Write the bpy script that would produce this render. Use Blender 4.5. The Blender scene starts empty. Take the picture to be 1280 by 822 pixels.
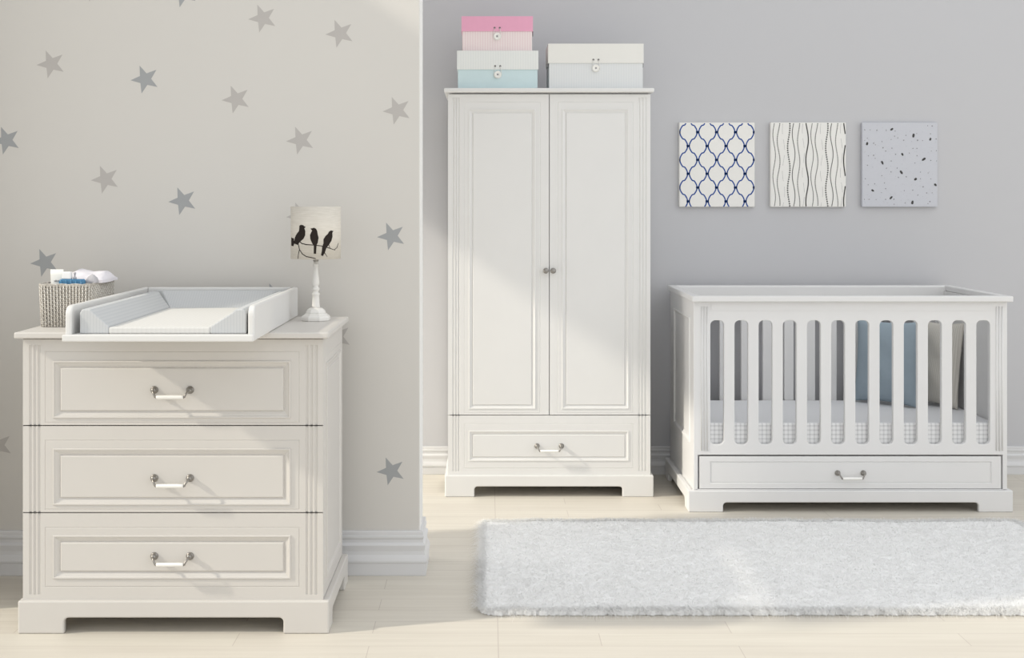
import bpy, bmesh, math, random
import numpy as np
from mathutils import Vector, Matrix

random.seed(7)
C = bpy.context.scene.collection
PI = math.pi
# ---------------------------------------------------------------- camera frame
F, VX, VY, H = 1600.0, 610.0, 256.0, 1.371      # focal length (px), vanishing point (px), eye height (m)

def wx(px, Y): return (px - VX) * Y / F
def wz(py, Y): return H - (py - VY) * Y / F

cam_d = bpy.data.cameras.new('camera')
cam = bpy.data.objects.new('camera', cam_d)
C.objects.link(cam)
cam.location = (0, 0, H)
cam.rotation_euler = (PI / 2, 0, 0)
cam_d.sensor_width = 36.0
cam_d.lens = 36.0 * F / 1280.0
cam_d.shift_x = (640 - VX) / 1280.0
cam_d.shift_y = (VY - 411) / 1280.0
bpy.context.scene.camera = cam

# ---------------------------------------------------------------- materials
def srgb(r, g, b):
    def f(c):
        c /= 255.0
        return c / 12.92 if c <= 0.04045 else ((c + 0.055) / 1.055) ** 2.4
    return (f(r), f(g), f(b), 1.0)

def new_mat(name):
    m = bpy.data.materials.new(name)
    m.use_nodes = True
    nt = m.node_tree
    return m, nt, nt.nodes['Principled BSDF']

def paint(name, col, rough=0.45, var=0.02, scale=6.0, bump=0.0, bscale=200.0, metal=0.0, spec=0.5):
    """plain paint with a very slight procedural mottling"""
    m, nt, p = new_mat(name)
    tc = nt.nodes.new('ShaderNodeTexCoord')
    n = nt.nodes.new('ShaderNodeTexNoise'); n.inputs['Scale'].default_value = scale; n.inputs['Detail'].default_value = 3
    nt.links.new(tc.outputs['Object'], n.inputs['Vector'])
    mx = nt.nodes.new('ShaderNodeMix'); mx.data_type = 'RGBA'
    mx.inputs['A'].default_value = tuple(c * (1 - var) for c in col[:3]) + (1,)
    mx.inputs['B'].default_value = tuple(min(1, c * (1 + var)) for c in col[:3]) + (1,)
    nt.links.new(n.outputs['Fac'], mx.inputs['Factor'])
    nt.links.new(mx.outputs['Result'], p.inputs['Base Color'])
    p.inputs['Roughness'].default_value = rough
    p.inputs['Metallic'].default_value = metal
    p.inputs['Specular IOR Level'].default_value = spec
    if bump > 0:
        nb = nt.nodes.new('ShaderNodeTexNoise'); nb.inputs['Scale'].default_value = bscale; nb.inputs['Detail'].default_value = 2
        nt.links.new(tc.outputs['Object'], nb.inputs['Vector'])
        b = nt.nodes.new('ShaderNodeBump'); b.inputs['Strength'].default_value = bump; b.inputs['Distance'].default_value = 0.002
        nt.links.new(nb.outputs['Fac'], b.inputs['Height'])
        nt.links.new(b.outputs['Normal'], p.inputs['Normal'])
    return m

def stripes(name, c1, c2, axis, freq, duty=0.5, rough=0.8, soft=0.1, spec=0.2):
    """fine printed stripes along one object axis (freq = stripes per metre)"""
    m, nt, p = new_mat(name)
    tc = nt.nodes.new('ShaderNodeTexCoord')
    sx = nt.nodes.new('ShaderNodeSeparateXYZ'); nt.links.new(tc.outputs['Object'], sx.inputs[0])
    mu = nt.nodes.new('ShaderNodeMath'); mu.operation = 'MULTIPLY'; mu.inputs[1].default_value = freq
    nt.links.new(sx.outputs[axis], mu.inputs[0])
    fr = nt.nodes.new('ShaderNodeMath'); fr.operation = 'FRACT'; nt.links.new(mu.outputs[0], fr.inputs[0])
    r = nt.nodes.new('ShaderNodeValToRGB')
    e = r.color_ramp.elements
    e[0].position = max(0, duty - soft); e[0].color = c1
    e[1].position = min(1, duty + soft); e[1].color = c2
    nt.links.new(fr.outputs[0], r.inputs[0])
    nt.links.new(r.outputs[0], p.inputs['Base Color'])
    p.inputs['Roughness'].default_value = rough
    p.inputs['Specular IOR Level'].default_value = spec
    return m

WHITE = (0.80, 0.79, 0.765, 1)
M = {}
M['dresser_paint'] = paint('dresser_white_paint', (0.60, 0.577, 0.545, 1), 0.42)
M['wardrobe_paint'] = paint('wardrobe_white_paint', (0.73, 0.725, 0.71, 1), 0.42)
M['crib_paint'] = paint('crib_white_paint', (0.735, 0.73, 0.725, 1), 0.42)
M['tray_paint'] = paint('tray_white_paint', (0.685, 0.68, 0.665, 1), 0.4)
M['trim'] = paint('baseboard_paint', (0.66, 0.66, 0.665, 1), 0.45)
M['wall_beige'] = paint('beige_wall_paint', (0.625, 0.605, 0.57, 1), 0.85, 0.012, 1.3, 0.05, 300, spec=0.2)
M['wall_edge'] = paint('lit_edge_paint', (0.80, 0.79, 0.77, 1), 0.8, 0.01, 2, spec=0.2)  # wall end made paler, the light it catches put into the colour
M['wall_grey'] = paint('blue_grey_wall_paint', (0.535, 0.535, 0.55, 1), 0.85, 0.012, 1.0, 0.05, 300, spec=0.2)
M['star_dark'] = paint('dark_grey_vinyl', srgb(158, 160, 161), 0.6, 0.03, 20, spec=0.3)
M['star_light'] = paint('light_grey_vinyl', srgb(181, 177, 173), 0.6, 0.03, 20, spec=0.3)
M['metal'] = paint('brushed_nickel', (0.30, 0.285, 0.265, 1), 0.38, 0.06, 60, metal=0.85)
M['porcelain'] = paint('white_porcelain', (0.86, 0.85, 0.82, 1), 0.15, 0.01, 30)
M['dark_inside'] = paint('raw_board_inside', (0.45, 0.40, 0.35, 1), 0.8, 0.1, 20)
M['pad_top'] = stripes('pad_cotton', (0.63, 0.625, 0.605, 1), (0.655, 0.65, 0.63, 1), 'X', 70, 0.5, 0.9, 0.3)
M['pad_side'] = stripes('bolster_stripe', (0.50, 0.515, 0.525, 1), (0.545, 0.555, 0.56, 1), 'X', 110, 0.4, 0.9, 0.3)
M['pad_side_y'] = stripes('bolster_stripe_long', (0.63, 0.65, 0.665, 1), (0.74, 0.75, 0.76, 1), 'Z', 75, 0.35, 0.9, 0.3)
M['blue_fabric'] = paint('dusty_blue_cotton', (0.325, 0.395, 0.45, 1), 0.95, 0.06, 25, 0.15, 700, spec=0.1)
M['cream_fabric'] = stripes('oatmeal_ribbed_cotton', (0.53, 0.505, 0.455, 1), (0.64, 0.615, 0.565, 1), 'X', 95, 0.4, 0.95, 0.3, 0.1)
M['sheet'] = paint('white_sheet', (0.78, 0.785, 0.80, 1), 0.95, 0.02, 60, 0.1, 500, spec=0.1)
M['pink'] = paint('pink_card', srgb(229, 168, 193), 0.8, 0.03, 40, spec=0.2)
M['pink_stripe'] = stripes('pink_pinstripe_card', srgb(228, 208, 210), srgb(234, 222, 221), 'X', 85, 0.35, 0.8, 0.2)
M['mint'] = paint('pale_blue_card', srgb(203, 222, 225), 0.8, 0.03, 30, spec=0.2)
M['pale_stripe'] = stripes('pale_grey_pinstripe_card', srgb(222, 225, 223), srgb(228, 230, 227), 'X', 85, 0.35, 0.8, 0.2)
M['cream_card'] = paint('off_white_card', srgb(228, 227, 222), 0.8, 0.015, 30, spec=0.2)
M['grey_card'] = stripes('pale_grey_card', srgb(216, 219, 220), srgb(221, 223, 223), 'X', 85, 0.35, 0.8, 0.2)
M['eyelet'] = paint('dark_eyelet', (0.12, 0.11, 0.11, 1), 0.4, 0.05, 50, metal=0.5)
M['button'] = paint('white_button', (0.84, 0.83, 0.79, 1), 0.3, 0.02, 50)
M['canvas_white'] = paint('white_canvas', (0.80, 0.79, 0.76, 1), 0.9, 0.02, 60, 0.1, 900, spec=0.1)
M['canvas_lilac'] = paint('pale_lilac_canvas', (0.565, 0.575, 0.615, 1), 0.9, 0.02, 60, 0.1, 900, spec=0.1)
M['ink_blue'] = paint('royal_blue_ink', (0.022, 0.075, 0.29, 1), 0.85, 0.05, 60, spec=0.1)
M['ink_black'] = paint('charcoal_ink', (0.075, 0.073, 0.072, 1), 0.85, 0.05, 60, spec=0.1)
M['ink_grey'] = paint('grey_ink', (0.33, 0.33, 0.34, 1), 0.85, 0.05, 60, spec=0.1)
M['shade'] = None
M['lamp_white'] = paint('white_turned_wood', (0.74, 0.725, 0.69, 1), 0.4, 0.02, 40)
M['bird_ink'] = paint('dark_brown_print', (0.028, 0.022, 0.019, 1), 0.9, 0.05, 80, spec=0.1)
M['tube_white'] = paint('white_plastic_tube', (0.80, 0.80, 0.765, 1), 0.35, 0.01, 30)
M['blue_plastic'] = paint('blue_plastic', (0.055, 0.20, 0.36, 1), 0.25, 0.1, 60)
M['cap_white'] = paint('white_plastic_cap', (0.84, 0.84, 0.84, 1), 0.3, 0.01, 30)
M['muslin'] = paint('white_muslin', (0.74, 0.72, 0.76, 1), 0.95, 0.03, 40, 0.1, 400, spec=0.1)
M['muslin_grey'] = paint('grey_muslin', (0.47, 0.46, 0.48, 1), 0.95, 0.05, 40, 0.1, 400, spec=0.1)

def shade_mat():
    m, nt, p = new_mat('linen_shade')
    tc = nt.nodes.new('ShaderNodeTexCoord')
    w = nt.nodes.new('ShaderNodeTexNoise'); w.inputs['Scale'].default_value = 1.0; w.inputs['Detail'].default_value = 4
    mp = nt.nodes.new('ShaderNodeMapping'); mp.inputs['Scale'].default_value = (30, 30, 600)
    nt.links.new(tc.outputs['Object'], mp.inputs[0]); nt.links.new(mp.outputs[0], w.inputs['Vector'])
    r = nt.nodes.new('ShaderNodeValToRGB')
    r.color_ramp.elements[0].position = .3; r.color_ramp.elements[0].color = (0.60, 0.56, 0.49, 1)
    r.color_ramp.elements[1].position = .7; r.color_ramp.elements[1].color = (0.69, 0.65, 0.58, 1)
    nt.links.new(w.outputs['Fac'], r.inputs[0]); nt.links.new(r.outputs[0], p.inputs['Base Color'])
    p.inputs['Roughness'].default_value = .95
    p.inputs['Specular IOR Level'].default_value = .1
    return m
M['shade'] = shade_mat()

def gingham_mat():
    m, nt, p = new_mat('grey_gingham')
    tc = nt.nodes.new('ShaderNodeTexCoord')
    sx = nt.nodes.new('ShaderNodeSeparateXYZ'); nt.links.new(tc.outputs['Object'], sx.inputs[0])
    outs = []
    for ax in ('X', 'Z'):
        mu = nt.nodes.new('ShaderNodeMath'); mu.operation = 'MULTIPLY'; mu.inputs[1].default_value = 1 / 0.0195
        nt.links.new(sx.outputs[ax], mu.inputs[0])
        fr = nt.nodes.new('ShaderNodeMath'); fr.operation = 'FRACT'; nt.links.new(mu.outputs[0], fr.inputs[0])
        gt = nt.nodes.new('ShaderNodeMath'); gt.operation = 'LESS_THAN'; gt.inputs[1].default_value = .38
        nt.links.new(fr.outputs[0], gt.inputs[0]); outs.append(gt)
    ad = nt.nodes.new('ShaderNodeMath'); ad.operation = 'ADD'
    nt.links.new(outs[0].outputs[0], ad.inputs[0]); nt.links.new(outs[1].outputs[0], ad.inputs[1])
    dv = nt.nodes.new('ShaderNodeMath'); dv.operation = 'MULTIPLY'; dv.inputs[1].default_value = .5
    nt.links.new(ad.outputs[0], dv.inputs[0])
    mx = nt.nodes.new('ShaderNodeMix'); mx.data_type = 'RGBA'
    mx.inputs['A'].default_value = (0.82, 0.82, 0.82, 1); mx.inputs['B'].default_value = (0.58, 0.58, 0.585, 1)
    nt.links.new(dv.outputs[0], mx.inputs['Factor']); nt.links.new(mx.outputs['Result'], p.inputs['Base Color'])
    p.inputs['Roughness'].default_value = .95
    p.inputs['Specular IOR Level'].default_value = .1
    return m
M['gingham'] = gingham_mat()

def wicker_mat(name, c0, c1):
    m, nt, p = new_mat(name)
    tc = nt.nodes.new('ShaderNodeTexCoord')
    n = nt.nodes.new('ShaderNodeTexNoise'); n.inputs['Scale'].default_value = 120; n.inputs['Detail'].default_value = 2
    nt.links.new(tc.outputs['Object'], n.inputs['Vector'])
    r = nt.nodes.new('ShaderNodeValToRGB')
    r.color_ramp.elements[0].position = .3; r.color_ramp.elements[0].color = c0
    r.color_ramp.elements[1].position = .7; r.color_ramp.elements[1].color = c1
    nt.links.new(n.outputs['Fac'], r.inputs[0]); nt.links.new(r.outputs[0], p.inputs['Base Color'])
    p.inputs['Roughness'].default_value = .75
    return m
M['wicker'] = wicker_mat('grey_wash_wicker', (0.36, 0.33, 0.29, 1), (0.55, 0.52, 0.47, 1))
M['wicker_pale'] = wicker_mat('pale_wicker_stakes', (0.60, 0.57, 0.52, 1), (0.80, 0.775, 0.72, 1))

def floor_mat():
    m, nt, p = new_mat('whitewashed_planks')
    N, L = nt.nodes, nt.links
    tc = N.new('ShaderNodeTexCoord')
    mp = N.new('ShaderNodeMapping'); mp.inputs['Location'].default_value = (0.37, 0.031, 0)
    L.new(tc.outputs['Object'], mp.inputs[0])
    br = N.new('ShaderNodeTexBrick')
    br.offset = 0.37; br.offset_frequency = 2; br.squash = 1.0
    br.inputs['Scale'].default_value = 1.0
    br.inputs['Brick Width'].default_value = 1.15
    br.inputs['Row Height'].default_value = 0.118
    br.inputs['Mortar Size'].default_value = 0.0013
    br.inputs['Mortar Smooth'].default_value = 0.3
    br.inputs['Color1'].default_value = (0.67, 0.635, 0.56, 1)
    br.inputs['Color2'].default_value = (0.64, 0.60, 0.53, 1)
    br.inputs['Mortar'].default_value = (0.50, 0.45, 0.40, 1)
    L.new(mp.outputs[0], br.inputs['Vector'])
    # long grain along the boards
    mg = N.new('ShaderNodeMapping'); mg.inputs['Scale'].default_value = (1.6, 34, 1)
    L.new(tc.outputs['Object'], mg.inputs[0])
    n = N.new('ShaderNodeTexNoise'); n.inputs['Scale'].default_value = 1.0; n.inputs['Detail'].default_value = 5; n.inputs['Roughness'].default_value = .6
    L.new(mg.outputs[0], n.inputs['Vector'])
    rr = N.new('ShaderNodeValToRGB')
    rr.color_ramp.elements[0].position = .3; rr.color_ramp.elements[0].color = (0.90, 0.89, 0.88, 1)
    rr.color_ramp.elements[1].position = .7; rr.color_ramp.elements[1].color = (1, 1, 1, 1)
    L.new(n.outputs['Fac'], rr.inputs[0])
    mx = N.new('ShaderNodeMix'); mx.data_type = 'RGBA'; mx.blend_type = 'MULTIPLY'
    mx.inputs['Factor'].default_value = 1.0
    L.new(br.outputs['Color'], mx.inputs['A']); L.new(rr.outputs[0], mx.inputs['B'])
    # one long cross seam between two floor sections
    sx = N.new('ShaderNodeSeparateXYZ'); L.new(tc.outputs['Object'], sx.inputs[0])
    s1 = N.new('ShaderNodeMath'); s1.operation = 'SUBTRACT'; s1.inputs[1].default_value = 0.032; L.new(sx.outputs['X'], s1.inputs[0])
    s2 = N.new('ShaderNodeMath'); s2.operation = 'ABSOLUTE'; L.new(s1.outputs[0], s2.inputs[0])
    s3 = N.new('ShaderNodeMath'); s3.operation = 'LESS_THAN'; s3.inputs[1].default_value = 0.0016; L.new(s2.outputs[0], s3.inputs[0])
    m2 = N.new('ShaderNodeMix'); m2.data_type = 'RGBA'
    m2.inputs['B'].default_value = (0.50, 0.45, 0.40, 1)
    L.new(s3.outputs[0], m2.inputs['Factor']); L.new(mx.outputs['Result'], m2.inputs['A'])
    L.new(m2.outputs['Result'], p.inputs['Base Color'])
    p.inputs['Roughness'].default_value = .5
    p.inputs['Specular IOR Level'].default_value = .35
    bp = N.new('ShaderNodeBump'); bp.inputs['Strength'].default_value = .08; bp.inputs['Distance'].default_value = .002
    L.new(n.outputs['Fac'], bp.inputs['Height']); L.new(bp.outputs['Normal'], p.inputs['Normal'])
    return m
M['floor'] = floor_mat()

M['fur_base'] = paint('white_wool_tufts', (0.85, 0.85, 0.845, 1), 0.95, 0.03, 40, 0.35, 260, spec=0.05)
def fur_mat():
    m, nt, p = new_mat('white_shag')
    tc = nt.nodes.new('ShaderNodeTexCoord')
    n = nt.nodes.new('ShaderNodeTexNoise'); n.inputs['Scale'].default_value = 18; n.inputs['Detail'].default_value = 3
    nt.links.new(tc.outputs['Object'], n.inputs['Vector'])
    r = nt.nodes.new('ShaderNodeValToRGB')
    r.color_ramp.elements[0].position = .3; r.color_ramp.elements[0].color = (0.93, 0.93, 0.925, 1)
    r.color_ramp.elements[1].position = .7; r.color_ramp.elements[1].color = (0.98, 0.98, 0.975, 1)
    nt.links.new(n.outputs['Fac'], r.inputs[0]); nt.links.new(r.outputs[0], p.inputs['Base Color'])
    nt.nodes.remove(p)
    d = nt.nodes.new('ShaderNodeBsdfDiffuse'); t = nt.nodes.new('ShaderNodeBsdfTranslucent'); ms = nt.nodes.new('ShaderNodeMixShader')
    nt.links.new(r.outputs[0], d.inputs['Color']); nt.links.new(r.outputs[0], t.inputs['Color'])
    ms.inputs[0].default_value = .5
    nt.links.new(d.outputs[0], ms.inputs[1]); nt.links.new(t.outputs[0], ms.inputs[2])
    nt.links.new(ms.outputs[0], nt.nodes['Material Output'].inputs['Surface'])
    return m
M['fur'] = fur_mat()

# ---------------------------------------------------------------- object helpers
def props(o, label=None, cat=None, group=None, kind=None):
    if label: o['label'] = label
    if cat: o['category'] = cat
    if group: o['group'] = group
    if kind: o['kind'] = kind
    return o

def thing(name, loc, label, cat, group=None, rz=0):
    o = bpy.data.objects.new(name, None)
    o.empty_display_size = .05
    C.objects.link(o); o.location = loc; o.rotation_euler = (0, 0, rz)
    return props(o, label, cat, group)

def finish(name, bm, mats, parent=None, smooth=False, bevel=0.0, seg=2, recalc=True, angle=None):
    if recalc:
        bmesh.ops.recalc_face_normals(bm, faces=bm.faces[:])
    me = bpy.data.meshes.new(name)
    bm.to_mesh(me); bm.free()
    if not isinstance(mats, (list, tuple)): mats = [mats]
    for m in mats: me.materials.append(m)
    if smooth:
        for p in me.polygons: p.use_smooth = True
    o = bpy.data.objects.new(name, me)
    C.objects.link(o)
    if parent is not None: o.parent = parent
    if bevel > 0:
        b = o.modifiers.new('bevel', 'BEVEL'); b.width = bevel; b.segments = seg; b.limit_method = 'ANGLE'; b.angle_limit = math.radians(40)
    return o

def clone(o, parent, loc=None, name=None):
    c = o.copy(); C.objects.link(c); c.parent = parent
    if loc is not None: c.location = loc
    return c

def box(bm, x0, x1, y0, y1, z0, z1, mi=0):
    v = [bm.verts.new(p) for p in ((x0,y0,z0),(x1,y0,z0),(x1,y1,z0),(x0,y1,z0),(x0,y0,z1),(x1,y0,z1),(x1,y1,z1),(x0,y1,z1))]
    for f in ((0,3,2,1),(4,5,6,7),(0,1,5,4),(1,2,6,5),(2,3,7,6),(3,0,4,7)):
        bm.faces.new([v[i] for i in f]).material_index = mi
    return v

def poly_extrude(bm, pts, to3, t0, t1, mi=0):
    """closed outline pts (u,v) extruded from t0 to t1; to3(u,v,t) -> xyz"""
    a = [bm.verts.new(to3(u, v, t0)) for u, v in pts]
    b = [bm.verts.new(to3(u, v, t1)) for u, v in pts]
    n = len(pts)
    bm.faces.new(a).material_index = mi
    bm.faces.new(b[::-1]).material_index = mi
    for i in range(n):
        bm.faces.new((a[i], b[i], b[(i+1) % n], a[(i+1) % n])).material_index = mi

def lathe(bm, prof, org=(0,0,0), axis='z', seg=24, mi=0, smooth=True, rot=0.0):
    """prof: list of (radius, height along axis)"""
    rings = []
    for r, h in prof:
        ring = []
        for k in range(seg):
            a = 2*PI*k/seg + rot
            c, s = math.cos(a)*r, math.sin(a)*r
            p = {'z': (c, s, h), 'y': (c, h, s), 'x': (h, c, s)}[axis]
            ring.append(bm.verts.new((p[0]+org[0], p[1]+org[1], p[2]+org[2])))
        rings.append(ring)
    for a, b in zip(rings, rings[1:]):
        for k in range(seg):
            f = bm.faces.new((a[k], a[(k+1) % seg], b[(k+1) % seg], b[k])); f.material_index = mi; f.smooth = smooth
    for r in (rings[0], rings[-1]):
        f = bm.faces.new(r); f.material_index = mi

def tube(bm, pts, r, seg=10, mi=0):
    pts = [Vector(p) for p in pts]
    rings = []
    for i, p in enumerate(pts):
        t = (pts[min(i+1, len(pts)-1)] - pts[max(i-1, 0)]).normalized()
        u = t.cross(Vector((0, 0, 1)))
        if u.length < .1: u = t.cross(Vector((1, 0, 0)))
        u.normalize(); w = t.cross(u)
        rr = r[i] if isinstance(r, (list, tuple)) else r
        rings.append([bm.verts.new(p + u*math.cos(2*PI*k/seg)*rr + w*math.sin(2*PI*k/seg)*rr) for k in range(seg)])
    for a, b in zip(rings, rings[1:]):
        for k in range(seg):
            f = bm.faces.new((a[k], a[(k+1) % seg], b[(k+1) % seg], b[k])); f.material_index = mi; f.smooth = True
    for rg in (rings[0], rings[-1]): bm.faces.new(rg).material_index = mi

def rings(bm, rects, to3, mi=0, cap=True):
    """nested rectangles (u0,v0,u1,v1,d) joined ring to ring; to3(u,v,d) -> xyz"""
    prev = None
    for (u0, v0, u1, v1, d) in rects:
        cur = [bm.verts.new(to3(*p, d)) for p in ((u0,v0),(u1,v0),(u1,v1),(u0,v1))]
        if prev:
            for k in range(4):
                f = bm.faces.new((prev[k], prev[(k+1) % 4], cur[(k+1) % 4], cur[k])); f.material_index = mi
        prev = cur
    if cap: bm.faces.new(prev).material_index = mi

def inset_rects(r, prof):
    u0, v0, u1, v1 = r
    return [(u0+i, v0+i, u1-i, v1-i, d) for i, d in prof]

MOULD = [(0, 0), (.0006, .0035), (.0025, .0048), (.006, .0040), (.0085, .0010), (.0145, -.0015), (.0200, -.0045), (.0225, -.0052), (.0245, -.0005), (.027, .0012)]
MOULD_S = [(i*.82, d*.72) for i, d in MOULD]
LINE = [(0, 0), (.0012, -.0011), (.0026, -.0011), (.0040, 0.0004)]

def strip(bm, x0, x1, z0, z1, gz0, gz1, grooves, to3, w=.0095, d=.0034):
    """flat strip with vertical flutes that may stop short of its ends"""
    def quad(a, b, c, e, d_=(0, 0, 0, 0)):
        bm.faces.new([bm.verts.new(to3(p[0], p[1], q)) for p, q in zip((a, b, c, e), d_)])
    if gz0 > z0: quad((x0, z0), (x1, z0), (x1, gz0), (x0, gz0))
    if gz1 < z1: quad((x0, gz1), (x1, gz1), (x1, z1), (x0, z1))
    xs = [(x0, 0)]
    for g in grooves:
        xs += [(g-w/2, 0), (g-w*.3, -d*.8), (g, -d), (g+w*.3, -d*.8), (g+w/2, 0)]
        for zz in (gz0, gz1):
            bm.faces.new([bm.verts.new(to3(g+a, zz, b)) for a, b in ((-w/2, 0), (-w*.3, -d*.8), (0, -d), (w*.3, -d*.8), (w/2, 0))])
    xs.append((x1, 0))
    for (a, da), (b, db) in zip(xs, xs[1:]):
        quad((a, gz0), (b, gz0), (b, gz1), (a, gz1), (da, db, db, da))

def fluted_front(bm, x0, x1, z0, z1, yf, th, xa, xb, ga, gb, gz0, gz1, zone, mould, prof):
    """cabinet front: fluted strips at either end, moulded rectangle between; faces -Y at y = yf"""
    to3 = lambda u, v, d: (u, yf - d, v)
    if ga: strip(bm, x0, xa, z0, z1, gz0, gz1, ga, to3)
    if gb: strip(bm, xb, x1, z0, z1, gz0, gz1, gb, to3)
    rc = [(xa, z0, xb, z1, 0)]
    if zone: rc += inset_rects(zone, LINE)
    rc += inset_rects(mould, prof)
    rings(bm, rc, to3)
    # edges and back
    f = [(x0, yf, z0), (x1, yf, z0), (x1, yf, z1), (x0, yf, z1)]
    b = [(x0, yf+th, z0), (x1, yf+th, z0), (x1, yf+th, z1), (x0, yf+th, z1)]
    for k in range(4):
        j = (k+1) % 4
        bm.faces.new([bm.verts.new(p) for p in (f[k], f[j], b[j], b[k])])
    bm.faces.new([bm.verts.new(p) for p in b])

def foot_outline(u0, u1, c0, c1, h, ch, r):
    """board outline with a cut-out between feet; rounded upper corners"""
    pts = [(u0, 0), (c0, 0), ]
    for k in range(6):
        a = PI - k*(PI/2)/5
        pts.append((c0 + r + r*math.cos(a), ch - r + r*math.sin(a)))
    for k in range(6):
        a = PI/2 - k*(PI/2)/5
        pts.append((c1 - r + r*math.cos(a), ch - r + r*math.sin(a)))
    pts += [(c1, 0), (u1, 0), (u1, h), (u0, h)]
    return pts

def plinth(bm, hw, D, h, c0, c1, ch, sc0, sc1, r=.014, t=.022):
    poly_extrude(bm, foot_outline(-hw, hw, c0, c1, h, ch, r), lambda u, v, s: (u, s, v), 0, t)
    poly_extrude(bm, foot_outline(-hw, hw, c0, c1, h, ch, r), lambda u, v, s: (u, s, v), D-t, D)
    for s0, s1 in ((-hw, -hw+t), (hw-t, hw)):
        poly_extrude(bm, foot_outline(t, D-t, sc0, sc1, h, ch, r), lambda u, v, s: (s, u, v), s0, s1)
    # bottom board
    box(bm, -hw+t, hw-t, t, D-t, ch+.006, h-.001)

def curve_mesh(name, outer, holes, th, bev):
    """extruded board with holes (u,v outlines), lying in XZ, front at y=0, thickness th"""
    cu = bpy.data.curves.new(name, 'CURVE'); cu.dimensions = '2D'; cu.fill_mode = 'BOTH'
    cu.extrude = th/2 - bev; cu.bevel_depth = bev; cu.bevel_resolution = 2; cu.offset = -bev
    for pl in [outer] + holes:
        s = cu.splines.new('POLY'); s.points.add(len(pl)-1)
        for p, (u, v) in zip(s.points, pl): p.co = (u, v, 0, 1)
        s.use_cyclic_u = True
    o = bpy.data.objects.new(name, cu); C.objects.link(o)
    dg = bpy.context.evaluated_depsgraph_get()
    me = bpy.data.meshes.new_from_object(o.evaluated_get(dg))
    bpy.data.objects.remove(o); bpy.data.curves.remove(cu)
    bm = bmesh.new(); bm.from_mesh(me); bpy.data.meshes.remove(me)
    for v in bm.verts:
        x, y, z = v.co
        v.co = (x, th/2 - z, y)
    for f in bm.faces: f.material_index = 0; f.smooth = False
    return bm

def rrect(u0, v0, u1, v1, r, n=7):
    pts = []
    for cx, cy, a0 in ((u1-r, v1-r, 0), (u0+r, v1-r, PI/2), (u0+r, v0+r, PI), (u1-r, v0+r, 1.5*PI)):
        for k in range(n):
            a = a0 + (PI/2)*k/(n-1)
            pts.append((cx + r*math.cos(a), cy + r*math.sin(a)))
    return pts

# handles shared by all drawers: two metal mounts and a porcelain grip
def mount_mesh():
    bm = bmesh.new()
    lathe(bm, [(.0125, 0), (.0125, -.003), (.0105, -.006), (.0075, -.008), (.0088, -.012), (.0088, -.016), (.006, -.0195), (.001, -.021)], axis='y', seg=20)
    # arm: from the rosette forward, then down and inward (+X) to the grip end
    tube(bm, [(0, -.014, 0), (.001, -.024, -.001), (.004, -.031, -.006), (.008, -.034, -.012), (.0105, -.034, -.0175), (.0145, -.034, -.0185)],
         [.0042, .0038, .0034, .0034, .0038, .005], 10)
    return bm
def grip_mesh():
    bm = bmesh.new()
    lathe(bm, [(.0042, -.0435), (.0058, -.0425), (.0062, -.036), (.0066, 0), (.0062, .036), (.0058, .0425), (.0042, .0435)], axis='x', seg=16)
    return bm
_mount = finish('handle_mount', mount_mesh(), M['metal'], smooth=True)
_grip = finish('handle_grip', grip_mesh(), M['porcelain'], smooth=True)
C.objects.unlink(_mount); C.objects.unlink(_grip)
def add_handle(parent, x, y, z, half=.057):
    for s in (-1, 1):
        m = bpy.data.objects.new('handle_mount', _mount.data); C.objects.link(m); m.parent = parent
        m.location = (x + s*half, y, z)
        if s > 0: m.rotation_euler = (0, PI, 0); m.scale = (1, 1, -1)
        m['label'] = 'nickel handle mount'
    g = bpy.data.objects.new('handle_grip', _grip.data); C.objects.link(g); g.parent = parent
    g.location = (x, y-.034, z-.0185); g['label'] = 'white porcelain handle grip'

# ================================================================ SETTING
YW, YB = 4.757, 6.535           # face of the near wall, face of the far wall
XE = wx(525, YW)                # free end of the near wall
WT = 0.20                       # its thickness
TALL = 5.8  # walls carried up out of view so no sun passes over them
XL = -1.85                      # left side of the alcove

def struct(name, bm, mats, **k):
    o = finish(name, bm, mats, **k); o['kind'] = 'structure'; return o

bm = bmesh.new(); box(bm, -6, 6, -1.2, YB+.12, -.1, 0)
struct('floor', bm, M['floor'])
bm = bmesh.new(); box(bm, XL, 5.2, YB, YB+.12, 0, TALL)
struct('wall_back', bm, M['wall_grey'])
bm = bmesh.new(); box(bm, XL, XE, YW, YW+WT, 0, TALL)
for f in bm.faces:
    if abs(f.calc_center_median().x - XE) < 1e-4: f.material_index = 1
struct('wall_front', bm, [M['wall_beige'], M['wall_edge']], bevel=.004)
# left side of the alcove: wall with a tall window opening that lets the sun in
wy0, wy1, wz0, wz1 = YW+WT, 6.40, 0.10, 2.39
bm = bmesh.new()
box(bm, XL-.1, XL, wy1, YB+.12, 0, TALL)
box(bm, XL-.1, XL, wy0, wy1, 0, wz0); box(bm, XL-.1, XL, wy0, wy1, wz1, TALL)
# added out of view: beam and pier keeping sun off beige wall and rug
box(bm, XL-.1, XL, 3.42, 4.30, 1.95, 3.1)
box(bm, XL-.1, XL, 4.30, YW, 0, 3.1)
for f in bm.faces:
    if f.calc_center_median().y < YW+.01: f.material_index = 1
struct('wall_left_and_blockers', bm, [M['wall_grey'], M['wall_beige']])

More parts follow.
